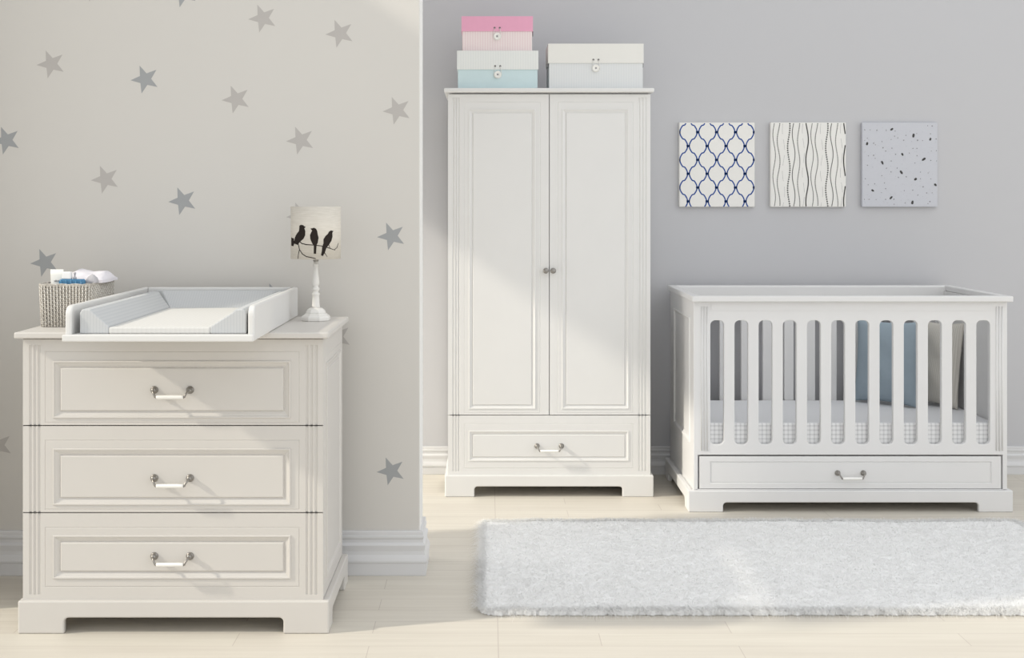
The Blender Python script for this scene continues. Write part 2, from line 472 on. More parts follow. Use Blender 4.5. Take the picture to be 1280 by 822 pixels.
SKIRT = [(0, 1.0), (.010, 1.0), (.012, .97), (.012, .90), (.0145, .885), (.0145, .845), (.011, .80), (.0115, .74), (.018, .70), (.020, .68), (.019, .63),
         (.017, .55), (.0185, .47), (.024, .40), (.027, .34), (.027, .30), (.0235, .285), (.024, .02), (.023, 0), (0, 0)]
def skirting(name, path, h):
    """sweep the profile along an axis-aligned path; path items (x, y, nx, ny) with the outward mitre direction"""
    bm = bmesh.new(); prev = None
    for (x, y, nx, ny) in path:
        cur = [bm.verts.new((x+nx*d, y+ny*d, z*h)) for d, z in SKIRT]
        if prev:
            for k in range(len(cur)-1):
                bm.faces.new((prev[k], cur[k], cur[k+1], prev[k+1]))
        else: bm.faces.new(cur)
        prev = cur
    bm.faces.new(prev)
    return struct(name, bm, M['trim'])
skirting('baseboard_front', [(XL, YW, 0, -1), (XE, YW, 1, -1), (XE, YW+WT, 1, 1), (XL, YW+WT, 0, 1)], .163)
skirting('baseboard_back', [(XL, YB, 0, -1), (5.2, YB, 0, -1)], .140)

# ================================================================ DRESSER
YD = 4.093
DX = wx(216.5, YD)
dresser = thing('dresser', (DX, YD, 0), 'wide white three-drawer dresser under the changing tray, in front of the starry wall', 'dresser')
dl = lambda px, Y=YD+.014: wx(px, Y) - DX
dz = lambda py, Y=YD+.014: wz(py, Y)
P = M['dresser_paint']
DEP = .560
hw = 389*YD/F/2
ph = dz(751, YD)
bm = bmesh.new()
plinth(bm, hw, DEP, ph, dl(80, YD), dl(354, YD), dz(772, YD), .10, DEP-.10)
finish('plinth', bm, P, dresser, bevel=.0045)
bx0, bx1 = dl(28.5), dl(404)
ztop = 0.965; tth = .020
bm = bmesh.new()
yb = .040
box(bm, bx0+.002, bx1-.002, yb, DEP-.02, ph-.001, ztop-tth-.006)
for s, xx in ((-1, bx0), (1, bx1)):
    to3 = lambda u, v, d, s=s, xx=xx: (xx + s*d, u, v)
    r0 = (.0145, ph+.0005, DEP-.012, ztop-tth-.004)
    rings(bm, [r0 + (-.0006,), r0 + (0,)] + inset_rects((.06, ph+.03, DEP-.06, ztop-.085), LINE) + inset_rects((.085, ph+.055, DEP-.085, ztop-.11), MOULD), to3)
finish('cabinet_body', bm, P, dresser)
bm = bmesh.new()
lx0, lx1 = dl(17, YD-.018), dl(410.5, YD-.018)
box(bm, lx0, lx1, -.018, DEP+.012, ztop-tth, ztop)
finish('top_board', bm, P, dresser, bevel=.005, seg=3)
bm = bmesh.new()
box(bm, bx0+.004, bx1-.004, .032, DEP-.02, ztop-tth-.006, ztop-tth)
finish('cornice', bm, P, dresser)
ga = [dl(p) for p in (38.2, 43.6, 49)]
gb = [dl(p) for p in (383.6, 389.4, 395.2)]
xa, xb = dl(53.5), dl(379)
gap = .0017
for i, (yt, ybm, zone, mo) in enumerate([
        (423.2, 531.6, (56, 438.5, 374.5, 528.5), (66.3, 450.5, 363.6, 522.5)),
        (531.6, 640.4, (56, 549.5, 374.5, 637), (66.3, 560, 363.6, 631)),
        (640.4, 750.6, (56, 658.5, 374.5, 733.5), (66.3, 668.5, 363.6, 723))]):
    bm = bmesh.new()
    z1, z0 = dz(yt) - gap, dz(ybm) + gap
    g1 = dz(431) if i == 0 else z1
    g0 = dz(742.5) if i == 2 else z0
    zn = (dl(zone[0]), max(dz(zone[3]), z0+.003), dl(zone[2]), dz(zone[1]))
    mr = (dl(mo[0]), dz(mo[3]), dl(mo[2]), dz(mo[1]))
    fluted_front(bm, bx0+.0006, bx1-.0006, z0, z1, .014, .022, xa, xb, ga, gb, g0, g1, zn, mr, MOULD)
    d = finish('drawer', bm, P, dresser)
    add_handle(d, dl(215.5), .0135, dz((487, 597, 694.5)[i]), .0572)

# ---------------------------------------------------------------- changing tray
YT = 3.79
TX0, TX1 = wx(77, YT), wx(317, YT)
TXC = (TX0+TX1)/2
TD = .885; tb = ztop + .0005
tray = thing('changing_tray', (TXC, YT, tb), 'white wooden changing tray overhanging the front of the dresser', 'changing tray')
hwt = (TX1-TX0)/2
bm = bmesh.new()
LIP, SB_ = .0118, .0255
poly_extrude(bm, [(-hwt, 0), (hwt, 0), (hwt, LIP), (hwt-.0196, LIP), (hwt-.0196, TD), (-hwt+SB_, TD), (-hwt+SB_, LIP), (-hwt, LIP)], lambda u, v, t: (u, v, t), 0, .021)
finish('base_board', bm, M['tray_paint'], tray, bevel=.004, seg=3)
sh = .106
def side_outline():
    pts = [(.012, 0), (TD, 0), (TD, sh)]
    r = .03
    for k in range(7):
        a = PI/2 + (PI/2)*k/6
        pts.append((.012 + r + r*math.cos(a), sh - r + r*math.sin(a)))
    return pts
for s in (-1, 1):
    bm = bmesh.new()
    e = .006 if s < 0 else .0002
    a, b = sorted((s*(hwt-e), s*(hwt-e-.019)))
    poly_extrude(bm, side_outline(), lambda u, v, t: (t, u, v), a, b)
    finish('side_board', bm, M['tray_paint'], tray, bevel=.005, seg=3)
bm = bmesh.new(); box(bm, -hwt+.0255, hwt-.0255, TD-.02, TD, .021, sh)
finish('back_board', bm, M['tray_paint'], tray, bevel=.004)

# ---------------------------------------------------------------- changing mat in the tray
mat_ = thing('changing_mat', (TXC, YT, tb+.0215), 'pale grey striped changing mat with sloped bolsters lying in the white tray', 'changing mat')
mo0, mo1 = wx(100, 3.82)-TXC, hwt-.027
mt0, mt1 = wx(113, 3.82)-TXC, wx(294, 3.82)-TXC
mi0, mi1 = wx(136.5, 3.82)-TXC, wx(263, 3.82)-TXC
yf_, yr = .026, TD-.022
yk = TD-.13           # where the back slope meets the pad
hp, hb = .0195, .074
bm = bmesh.new()
box(bm, mi0-.0005, mi1+.0005, yf_, yk+.001, 0, hp)
finish('pad', bm, M['pad_top'], mat_, bevel=.004, seg=2)
def bolster(o, t, i, ytf):
    """wedge bolster: front end flat, back end mitred into the rear slope"""
    bm = bmesh.new()
    s = 1 if o > i else -1
    prof = [(o, 0), (o, hb-.014), (o - s*.004, hb-.004), (o - s*.012, hb), (t, hb-.002), (t - s*.008, hb-.010), (i, hp+.002), (i, 0)]
    ends = []
    for x, z in prof:
        k = min(1, max(0, (z-hp)/(hb-hp)))
        ends.append((x, yf_, z, yk + (TD-.055-yk)*k, x))
    A = [bm.verts.new((x, y, z)) for x, y, z, _, _ in ends]
    B = [bm.verts.new((x, yy, z)) for x, y, z, yy, _ in ends]
    n = len(A)
    bm.faces.new(A); bm.faces.new(B[::-1])
    for k in range(n): bm.faces.new((A[k], B[k], B[(k+1) % n], A[(k+1) % n]))
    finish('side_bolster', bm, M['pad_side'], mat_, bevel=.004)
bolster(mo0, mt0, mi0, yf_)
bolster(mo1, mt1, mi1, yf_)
bm = bmesh.new()
v = [bm.verts.new(p) for p in ((mi0, yk+.0012, 0), (mi1, yk+.0012, 0), (mi1, yk+.0012, hp), (mi0, yk+.0012, hp),
     (mt0+.012, TD-.054, hb), (mt1-.012, TD-.054, hb), (mo0+.004, yr, hb), (mo1-.004, yr, hb), (mo0+.004, yr, 0), (mo1-.004, yr, 0))]
for f in ((0,1,2,3), (3,2,5,4), (4,5,7,6), (6,7,9,8), (8,9,1,0)): bm.faces.new([v[k] for k in f])
bm.faces.new((v[0], v[3], v[4], v[6], v[8])); bm.faces.new((v[1], v[9], v[7], v[5], v[2]))
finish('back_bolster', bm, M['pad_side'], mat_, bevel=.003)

# ---------------------------------------------------------------- wicker basket
YK = 4.25
KX0, KX1 = wx(48, YK), wx(112, YK)
KD, KH = .285, .140
kxc = (KX0+KX1)/2; khw = (KX1-KX0)/2
basket = thing('wicker_basket', (kxc, YK, ztop), 'grey woven wicker basket at the left end of the dresser top', 'basket')
def basket_ring(z, off=0.0, n=200):
    s = 1 - .05*(1 - z/KH)
    pts = rrect(-khw*s-off, KD/2-KD/2*s-off, khw*s+off, KD/2+KD/2*s+off, .018, 6)
    # resample evenly
    L = []; tot = 0
    for i in range(len(pts)):
        a, b = pts[i], pts[(i+1) % len(pts)]
        l = math.dist(a, b); L.append((tot, l, a, b)); tot += l
    out = []; j = 0
    for k in range(n):
        d = tot*k/n
        while j < len(L)-1 and d > L[j][0]+L[j][1]: j += 1
        t0, l, a, b = L[j]
        f = (d-t0)/l if l > 0 else 0
        out.append((a[0]+(b[0]-a[0])*f, a[1]+(b[1]-a[1])*f))
    return out
bm = bmesh.new()
NST = 84      # stakes round the basket
rows = 21
for r in range(rows):       # horizontal weavers, bulging in and out over the stakes
    z = .004 + (KH-.010)*r/(rows-1)
    base = basket_ring(z, 0, NST*4)
    cx, cy = 0, KD/2
    pts = []
    n = len(base)
    for k in range(n):
        a, b = base[k-1], base[(k+1) % n]
        tx, ty = b[0]-a[0], b[1]-a[1]; l = math.hypot(tx, ty)
        nx, ny = ty/l, -tx/l
        o = .0030*math.cos(PI*k/4 + PI*r)
        pts.append((base[k][0]+nx*o, base[k][1]+ny*o, z))
    rg = []
    for k in range(n):
        p = pts[k]; a, b = base[k-1], base[(k+1) % n]
        tx, ty = b[0]-a[0], b[1]-a[1]; l = math.hypot(tx, ty); nx, ny = ty/l, -tx/l
        R = .0029
        rg.append([bm.verts.new((p[0]+nx*R*c*.7, p[1]+ny*R*c*.7, p[2]+R*s)) for c, s in ((1,0),(.5,.87),(-.5,.87),(-1,0),(-.5,-.87),(.5,-.87))])
    for k in range(n):
        A, B = rg[k], rg[(k+1) % n]
        for q in range(6):
            bm.faces.new((A[q], B[q], B[(q+1) % 6], A[(q+1) % 6])).smooth = True
lo, hi = basket_ring(0, 0, NST), basket_ring(KH, 0, NST)
for a, b in zip(lo, hi): 
    l_ = math.hypot(a[0], a[1]-KD/2); ox, oy = a[0]/l_*.0022, (a[1]-KD/2)/l_*.0022
    tube(bm, [(a[0]+ox, a[1]+oy, .001), (b[0]+ox, b[1]+oy, KH)], .0021, 6, 2)
# lining wall and floor
li0, li1 = basket_ring(.001, -.003, 60), basket_ring(KH-.004, -.003, 60)
A = [bm.verts.new((p[0], p[1], .004)) for p in li0]; B = [bm.verts.new((p[0], p[1], KH-.004)) for p in li1]
for k in range(60):
    f = bm.faces.new((A[k], A[(k+1) % 60], B[(k+1) % 60], B[k])); f.material_index = 1
f = bm.faces.new(A); f.material_index = 1
finish('basket_weave', bm, [M['wicker'], M['dark_inside'], M['wicker_pale']], basket)
bm = bmesh.new()
rim = basket_ring(KH, .001, 80)
for ph_ in (0, PI):
    tube(bm, [(p[0], p[1], KH + .0025*math.cos(k*PI/4+ph_)) for k, p in enumerate(rim + rim[:1])], .0032, 6)
finish('rim', bm, M['wicker'], basket)

# things in the basket --------------------------------------------------------
YC = YK + .02
bx = lambda px, Y: wx(px, Y)
# squeezed tube standing on its cap
t = thing('cream_tube', (wx(67.5, YC), YC+.03, ztop+.0045), 'white cream tube standing upright in the wicker basket', 'tube')
bm = bmesh.new()
prev = None; top = wz(336.5, YC+.03) - ztop - .0045
for k in range(9):
    f_ = k/8; z = .030 + (top-.030)*f_
    rx_, ry_ = .0185 + .0035*f_, .0165*(1-f_)+.0012
    ring = [bm.verts.new((math.cos(2*PI*q/28)*rx_, math.sin(2*PI*q/28)*ry_, z)) for q in range(28)]
    if prev:
        for q in range(28): bm.faces.new((prev[q], prev[(q+1) % 28], ring[(q+1) % 28], ring[q])).smooth = True
    prev = ring
bm.faces.new(prev)
for k in range(6):      # small upright print marks
    x = -.007 + k*.0035
    z0_ = KH + .004
    h_ = .006 if k % 3 else .0045
    yy = -.0165*(1-(z0_-.03)/(top-.03)) - .0012 + .0004 - .0012
    box(bm, x, x+.0011, yy-.0014, yy+.002, z0_, z0_+h_, 1)
finish('tube_body', bm, [M['tube_white'], M['ink_grey']], t)
bm = bmesh.new(); lathe(bm, [(.0155, 0), (.0165, .002), (.0165, .028), (.015, .030)], seg=28)
finish('tube_cap', bm, M['cap_white'], t)
# blue bottle lying across the front of the basket, white cap and clear pump up
Yb_ = YK + .034
bl = thing('blue_bottle', (wx(90.5, Yb_), Yb_, ztop+.0045), 'blue bottle with a white cap standing at the front of the wicker basket', 'bottle')
bm = bmesh.new()
zt = wz(348.5, Yb_) - ztop - .0045
bwid = 33*Yb_/F/2
prev = None
for (s, z) in ((.85, 0), (.98, .004), (1, .012), (1, zt-.014), (.99, zt-.006), (.93, zt-.0015), (.86, zt)):
    pl = rrect(-bwid*s, -.014*s, bwid*s, .014*s, .0125*s, 6)
    ring = [bm.verts.new((u, v_, z)) for u, v_ in pl]
    if prev:
        for q in range(len(ring)): bm.faces.new((prev[q], prev[(q+1) % len(ring)], ring[(q+1) % len(ring)], ring[q]))
    else: bm.faces.new(ring)
    prev = ring
bm.faces.new(prev)
for k in range(5):
    tube(bm, [(-bwid*.75 + bwid*1.5*k/4, -.0142, .02), (-bwid*.75 + bwid*1.5*k/4, -.0142, zt-.003)], .0018, 8)
finish('bottle_body', bm, M['blue_plastic'], bl)
bm = bmesh.new()
cxp = wx(84, Yb_)-wx(90.5, Yb_)
box(bm, cxp-.0155, cxp+.0155, -.011, .011, zt, zt+.0245)
for v in bm.verts:
    if v.co.z > zt+.01: v.co.x = cxp + (v.co.x-cxp)*.9 + .001
finish('bottle_cap', bm, M['cap_white'], bl, bevel=.003)
bm = bmesh.new()
cxq = wx(93.5, Yb_)-wx(90.5, Yb_)
lathe(bm, [(.006, zt), (.006, zt+.006), (.003, zt+.008), (.003, zt+.016), (.0045, zt+.017), (.0045, zt+.022), (.002, zt+.023)], org=(cxq, 0, 0), seg=14)
finish('bottle_pump', bm, M['muslin_grey'], bl)

def cloth(name, label, cx, y0, w, d, z0, hh, m, seed, group=None, extra=None, sag=1.0):
    """loosely folded cloth: a closed rounded slab with creases"""
    rnd = random.Random(seed)
    n, mm = 34, 18
    bm = bmesh.new()
    ph_ = [rnd.uniform(0, 6.28) for _ in range(6)]
    def topz(u, v):
        e = (1-abs(2*u-1)**5)*(1-abs(2*v-1)**4)
        f = .5 + .22*math.sin(u*9+v*3+ph_[0]) + .16*abs(math.sin(u*14-v*6+ph_[1])) + .12*math.sin(v*13+u*4+ph_[2])
        return z0 + hh*(.25 + .75*e)*(.55+.45*f)
    T = [[bm.verts.new((cx + (u-.5)*w*(1+.05*math.sin(6*v+ph_[3])), y0 + v*d, topz(u, v))) for v in [j/mm for j in range(mm+1)]] for u in [i/n for i in range(n+1)]]
    B = [[bm.verts.new((T[i][j].co.x, T[i][j].co.y, z0)) for j in range(mm+1)] for i in range(n+1)]
    for i in range(n):
        for j in range(mm):
            bm.faces.new((T[i][j], T[i+1][j], T[i+1][j+1], T[i][j+1])).smooth = True
            bm.faces.new((B[i][j], B[i][j+1], B[i+1][j+1], B[i+1][j])).smooth = True
    for i in range(n):
        bm.faces.new((T[i][0], B[i][0], B[i+1][0], T[i+1][0])); bm.faces.new((T[i][mm], T[i+1][mm], B[i+1][mm], B[i][mm]))
    for j in range(mm):
        bm.faces.new((T[0][j], T[0][j+1], B[0][j+1], B[0][j])); bm.faces.new((T[n][j], B[n][j], B[n][j+1], T[n][j+1]))
    o = finish(name, bm, m)
    return props(o, label, 'cloth', group)
zr = ztop + KH
cloth('folded_cloth', 'crumpled white muslin cloth piled over the back of the wicker basket', kxc+.030, YK+.085, .145, .185, zr+.002, .044, M['muslin'], 5)
cloth('folded_cloth', 'small grey cloth tucked beside the blue bottle in the basket', wx(115, YK+.06), YK+.045, .036, .034, zr+.004, .030, M['muslin_grey'], 8)

# ---------------------------------------------------------------- table lamp
YA = 4.50
LX = wx(394.8, YA)
lamp = thing('table_lamp', (LX, YA, ztop), 'small white table lamp with a linen shade printed with three birds', 'lamp')
k_ = YA/F
bm = bmesh.new()
lathe(bm, [(.0500, 0), (.0525, .002), (.0525, .012), (.050, .017), (.043, .021), (.038, .026)], seg=8, smooth=False, rot=PI/8)
lathe(bm, [(.036, .0255), (.036, .030), (.030, .040), (.021, .045), (.014, .046)], seg=8, smooth=False, rot=PI/8)
finish('base', bm, M['lamp_white'], lamp, bevel=.0015)
bm = bmesh.new()
SB = wz(323, YA) - ztop; ST = wz(258, YA) - ztop
stem = [(.014, .0455), (.0145, .050), (.0135, .055), (.0125, .075), (.0115, .088), (.0135, .091), (.0138, .095), (.010, .098), (.0085, .103), (.0125, .107), (.0132, .111), (.012, .115),
        (.0085, .118), (.0085, .122), (.0115, .127), (.0122, .135), (.0112, .148), (.0088, .165), (.0075, .180), (.0072, .192), (.0098, .195), (.0098, .199), (.007, .202), (.0065, SB+.03)]
lathe(bm, stem, seg=24)
finish('stem', bm, M['lamp_white'], lamp)
bm = bmesh.new()
lathe(bm, [(.0085, SB-.010), (.0095, SB-.008), (.0095, SB+.035), (.0085, SB+.037)], seg=20)
for q in range(3):      # spider that carries the shade
    a = q*2*PI/3+.4
    tube(bm, [(math.cos(a)*.008, math.sin(a)*.008, SB+.03), (math.cos(a)*.086, math.sin(a)*.086, SB+.012)], .0013, 6)
finish('bulb_holder', bm, M['metal'], lamp)
bm = bmesh.new()
lathe(bm, [(.008, SB+.037), (.012, SB+.045), (.024, SB+.075), (.028, SB+.095), (.024, SB+.115), (.012, SB+.125), (.002, SB+.128)], seg=20)
finish('bulb', bm, M['porcelain'], lamp)
# shade: thin open cylinder plus the print on its front
R = 31.0*k_
bm = bmesh.new()
NS = 72
def ring_v(r, z): return [bm.verts.new((math.cos(2*PI*q/NS)*r, math.sin(2*PI*q/NS)*r, z)) for q in range(NS)]
o0, o1, i1, i0 = ring_v(R, SB), ring_v(R, ST), ring_v(R-.0018, ST), ring_v(R-.0018, SB)
for A, B in ((o0, o1), (o1, i1), (i1, i0), (i0, o0)):
    for q in range(NS): bm.faces.new((A[q], A[(q+1) % NS], B[(q+1) % NS], B[q])).smooth = (A is o0 or A is i1)
def shade_print(pts):
    tmp = bmesh.new()
    vs = [tmp.verts.new((x, y, 0)) for x, y in pts]
    f = tmp.faces.new(vs)
    bmesh.ops.triangulate(tmp, faces=[f])
    bmesh.ops.subdivide_edges(tmp, edges=tmp.edges[:], cuts=3, use_grid_fill=True)
    idx = {}
    for v in tmp.verts:
        px = 345 + v.co.x/4.98; py = 245 + v.co.y/4.98
        th = math.asin(max(-.995, min(.995, (px-394.8)/31.0)))
        z = SB + (323-py)*k_
        z = min(max(z, SB+.0005), ST-.0005)
        r = R + .0004
        idx[v.index if False else v] = bm.verts.new((r*math.sin(th), -r*math.cos(th), z))
    for f in tmp.faces:
        g = bm.faces.new([idx[v] for v in f.verts]); g.material_index = 1; g.smooth = True
    tmp.free()
def ribbon_pts(pts, w):
    """closed outline of a stroke"""
    L, Rr = [], []
    n = len(pts)
    for i, (x, y) in enumerate(pts):
        a, b = pts[max(i-1, 0)], pts[min(i+1, n-1)]
        tx, ty = b[0]-a[0], b[1]-a[1]; l = math.hypot(tx, ty) or 1
        ww = w[i] if isinstance(w, (list, tuple)) else w
        L.append((x-ty/l*ww/2, y+tx/l*ww/2)); Rr.append((x+ty/l*ww/2, y-tx/l*ww/2))
    return L, Rr
def shade_stroke(pts, w):
    L, Rr = ribbon_pts(pts, w)
    for i in range(len(pts)-1): shade_print([L[i], L[i+1], Rr[i+1], Rr[i]])
shade_print([(165,182),(175,176),(190,178),(197,185),(207,189),(198,197),(204,215),(203,240),(192,262),(175,276),(165,285),(155,300),(150,292),(152,280),(138,282),(126,292),(130,268),(138,245),(150,228),(162,215),(164,198)])
shade_print([(104,255),(128,262),(125,275),(132,285),(122,310),(104,306)])
shade_print([(236,199),(246,197),(258,194),(270,200),(277,215),(280,235),(285,255),(280,285),(273,300),(270,353),(256,353),(256,305),(244,285),(235,262),(233,240),(240,222),(246,212)])
shade_print([(345,218),(355,211),(369,215),(363,226),(364,250),(358,275),(345,298),(330,318),(322,345),(310,368),(299,362),(304,335),(306,312),(313,290),(313,265),(325,245),(338,232)])
shade_stroke([(160,272),(180,290),(210,297),(245,299),(300,305),(340,317),(378,333)], [6,6,6,5,5,5,3])
shade_stroke([(158,296),(166,328),(160,350),(155,385)], [5,5,4,4])
shade_stroke([(166,328),(185,355),(210,370),(240,376),(268,382)], [4,5,5,5,4])
shade_stroke([(374,330),(387,318),(394,290)], [3,3,2])
shade_stroke([(318,345),(335,373)], [4,2]); shade_stroke([(343,298),(351,322)], [3,3])
shade_stroke([(104,282),(130,276),(160,272)], [8,6,6])
finish('lamp_shade', bm, [M['shade'], M['bird_ink']], lamp, recalc=False)

# ---------------------------------------------------------------- star decals on the near wall
STARS = [
 (64, 80, 0, 'light grey star decal near the top left corner, highest on the left'),
 (181.4, 99, 1, 'dark grey star decal high on the wall, right of the top left light star'),
 (328.5, 22.8, 0, 'light grey star decal at the top, left one of the upper pair above the lamp'),
 (425, 41.8, 0, 'light grey star decal at the top, right one of the upper pair above the lamp'),
 (295.3, 124, 0, 'light grey star decal above the tray, up and left of the star over the lamp'),
 (496.5, 138, 0, 'light grey star decal beside the free wall edge, level with the wardrobe top'),
 (8, 175.3, 1, 'dark grey star decal cut by the left edge of the view, above the basket'),
 (375.8, 175.3, 0, 'light grey star decal directly above the bird lampshade'),
 (131.8, 224, 0, 'light grey star decal in mid wall above the wicker basket and tray'),
 (228.5, 251, 1, 'dark grey star decal above the middle of the changing tray'),
 (489.5, 295, 1, 'dark grey star decal between the bird lampshade and the wall edge'),
 (56, 328, 1, 'dark grey star decal just behind the top of the wicker basket'),
 (376, 270, 0, 'light grey star decal mostly hidden behind the bird lampshade'),
 (229, -8.6, 1, 'dark grey star decal cut off by the top of the view, two points showing'),
 (116, -16, 0, 'light grey star decal at the top edge with only one tip in view'),
 (343.5, 371, 1, 'grey star decal with its tips peeking over the back of the changing tray'),
 (421.5, 421, 0, 'grey star decal half hidden behind the right end of the dresser top'),
 (489, 588.5, 1, 'dark grey star decal low on the wall just above the baseboard, right of the dresser'),
 (-2, 556.5, 0, 'light grey star decal cut by the left edge, beside the dresser middle drawer'),
]
def star_mesh(m):
    bm = bmesh.new()
    R_ = 18.3*YW/F
    pts = []
    for k in range(10):
        a = math.radians(112 + 36*k); r = R_ if k % 2 == 0 else R_*.415
        pts.append((r*math.cos(a), r*math.sin(a)))
    poly_extrude(bm, pts, lambda u, v, t: (u, t, v), -.0006, 0)
    return finish('star_decal', bm, m)
protos = {}
for (px, py, tone, lab) in STARS:
    if tone not in protos:
        o = star_mesh(M['star_dark' if tone else 'star_light']); protos[tone] = o
    else:
        o = protos[tone].copy(); C.objects.link(o)
    o.location = (wx(px, YW), YW+.0002, wz(py, YW))
    props(o, lab, 'star decal', 'star decals on the beige wall')

# ================================================================ WARDROBE
YR = 6.011
WX = wx(686.5, YR)
wardrobe = thing('wardrobe', (WX, YR, 0), 'tall white two-door wardrobe with a bottom drawer, against the grey wall', 'wardrobe')
P = M['wardrobe_paint']
YRf = YR + .014
wl = lambda px, Y=YRf: wx(px, Y) - WX
wzz = lambda py, Y=YRf: wz(py, Y)
WD = .49
hw = 261*YR/F/2
ph = wzz(594, YR)
bm = bmesh.new()
plinth(bm, hw, WD, ph, wl(593, YR), wl(778, YR), wzz(608, YR), .10, WD-.10)
finish('plinth', bm, P, wardrobe, bevel=.0045)
bx0, bx1 = wl(560), wl(813)
wtop = wz(109.8, YR-.016); wth = .020
bm = bmesh.new()
box(bm, bx0, bx1, .038, WD-.01, ph-.001, wtop-wth-.010)
finish('cabinet_body', bm, P, wardrobe)
bm = bmesh.new(); box(bm, bx0+.004, bx1-.004, .034, WD-.01, wtop-wth-.009, wtop-wth)
finish('cornice', bm, P, wardrobe, bevel=.003)
bm = bmesh.new(); box(bm, wl(555, YR-.016), wl(818, YR-.016), -.016, WD, wtop-wth, wtop)
finish('top_board', bm, P, wardrobe, bevel=.006, seg=3)
gap = .0017
zd1, zd0 = wzz(117.6)-gap*.6, wzz(518.6)+gap
for s, (x0, x1, xa, xb, ga, gb, zone, mo) in enumerate([
        (560, 686.7, 577, 684, (566.6, 570, 573.4), None, (580, 127, 675.5, 516), (586, 136, 669.5, 511)),
        (686.7, 813, 689, 795, None, (799, 803, 807), (696.5, 127, 791.5, 516), (702.5, 136, 786, 511))]):
    bm = bmesh.new()
    X0 = wl(x0) + (gap if s else 0); X1 = wl(x1) - (0 if s else gap)
    A = wl(xa) if ga else X0
    B = wl(xb) if gb else X1
    fluted_front(bm, X0, X1, zd0, zd1, .014, .022, A, B, [wl(g) for g in ga] if ga else None, [wl(g) for g in gb] if gb else None,
                 zd0, wzz(122), (wl(zone[0]), wzz(zone[3]), wl(zone[2]), wzz(zone[1])), (wl(mo[0]), wzz(mo[3]), wl(mo[2]), wzz(mo[1])), MOULD_S)
    d = finish('door', bm, P, wardrobe)
    bm = bmesh.new()
    lathe(bm, [(.009, 0), (.009, -.003), (.006, -.006), (.006, -.012), (.0115, -.016), (.0135, -.021), (.0125, -.026), (.008, -.029), (.001, -.030)], org=(wl(682 if s == 0 else 691.3), .014, wzz(338)), axis='y', seg=24)
    kn = finish('knob', bm, M['metal'], d, smooth=True); kn['label'] = 'nickel knob'
bm = bmesh.new()
z1, z0 = wzz(518.6)-gap, wzz(593.6)+gap
fluted_front(bm, bx0, bx1, z0, z1, .014, .022, wl(577), wl(795), [wl(g) for g in (566.6, 570, 573.4)], [wl(g) for g in (799, 803, 807)],
             wzz(588.5), z1, (wl(580), wzz(585.5), wl(791.5), wzz(529)), (wl(586), wzz(576), wl(786), wzz(538)), MOULD_S)
d = finish('drawer', bm, P, wardrobe)
add_handle(d, wl(686.5), .0135, wzz(557), .0575)

# ---------------------------------------------------------------- storage boxes on the wardrobe
def storage_box(name, label, px0, px1, z0, ytop, ylid, Yf, depth, mlid, mbody, tab):
    cx = (wx(px0, Yf)+wx(px1, Yf))/2; h2 = (px1-px0)*Yf/F/2
    b = thing(name, (cx, Yf, z0), label, 'storage box', 'storage boxes on the wardrobe')
    zt_ = wz(ytop, Yf)-z0; zl = wz(ylid, Yf)-z0
    bm = bmesh.new(); box(bm, -h2+.004, h2-.004, .004, depth-.004, 0, zt_-.006)
    finish('box_body', bm, mbody, b, bevel=.002)
    bm = bmesh.new()
    # lid: hollow cap
    box(bm, -h2, h2, 0, depth, zt_-.004, zt_)
    box(bm, -h2, h2, 0, .003, zl, zt_-.004); box(bm, -h2, h2, depth-.003, depth, zl, zt_-.004)
    box(bm, -h2, -h2+.003, .003, depth-.003, zl, zt_-.004); box(bm, h2-.003, h2, .003, depth-.003, zl, zt_-.004)
    bmesh.ops.remove_doubles(bm, verts=bm.verts[:], dist=.00005)
    lid = finish('lid', bm, mlid, b)
    s = Yf/F
    for e in (-1, 1):
        bm = bmesh.new(); lathe(bm, [(.0045, .0005), (.0045, -.0015), (.003, -.002), (.001, -.002)], org=(e*3.2*s, 0, zl+4.2*s), axis='y', seg=12)
        finish('eyelet', bm, M['eyelet'], lid)
    bm = bmesh.new()
    zb = zl - 6.2*s
    lathe(bm, [(.0165, .0035), (.0172, .001), (.0165, -.001), (.012, -.0012), (.0105, -.0002), (.004, -.0002)], org=(0, 0, zb), axis='y', seg=28)
    lathe(bm, [(.0045, 0), (.0045, -.0015), (.002, -.0025), (.0005, -.0025)], org=(0, 0, zb), axis='y', seg=12, mi=1)
    bt = finish('button', bm, [M['button'], M['ink_grey']], b)
    bm = bmesh.new()
    pts = [(-3.2*s, -.002, zl+4.2*s)]
    for q in range(13):
        a = PI*.93 + (PI*1.14)*q/12
        pts.append((math.cos(a)*.0188, -.0012, zb + math.sin(a)*.0188))
    pts.append((3.2*s, -.002, zl+4.2*s))
    tube(bm, pts, .0011, 6)
    finish('string', bm, M['cream_card'], b)
    for e in tab:       # little side pull of the lid
        bm = bmesh.new(); box(bm, e*h2-.0035 if e < 0 else h2-.0005, e*h2+.0005 if e < 0 else h2+.0035, depth*.12, depth*.3, zl-.016, zl+.003)
        finish('side_tab', bm, M['ink_grey'], b, bevel=.0008)
    return b
Yx = YR+.03
zb2 = wz(63.3, Yx)
storage_box('storage_box', 'lidded pale blue storage box with a white pinstripe lid, under the pink box', 571.3, 673, wtop+.0003, 63.3, 86.8, Yx, .27, M['pale_stripe'], M['mint'], ())
storage_box('storage_box', 'smaller pink-lidded pinstriped storage box on top of the blue box', 576.8, 666.2, zb2+.0003, 20.3, 39, Yx+.012, .245, M['pink'], M['pink_stripe'], (1,))
storage_box('storage_box', 'largest off-white storage box with a grey base, alone on the right of the wardrobe top', 685.3, 804.6, wtop+.0003, 54.5, 78.8, Yx, .27, M['cream_card'], M['grey_card'], (-1, 1))

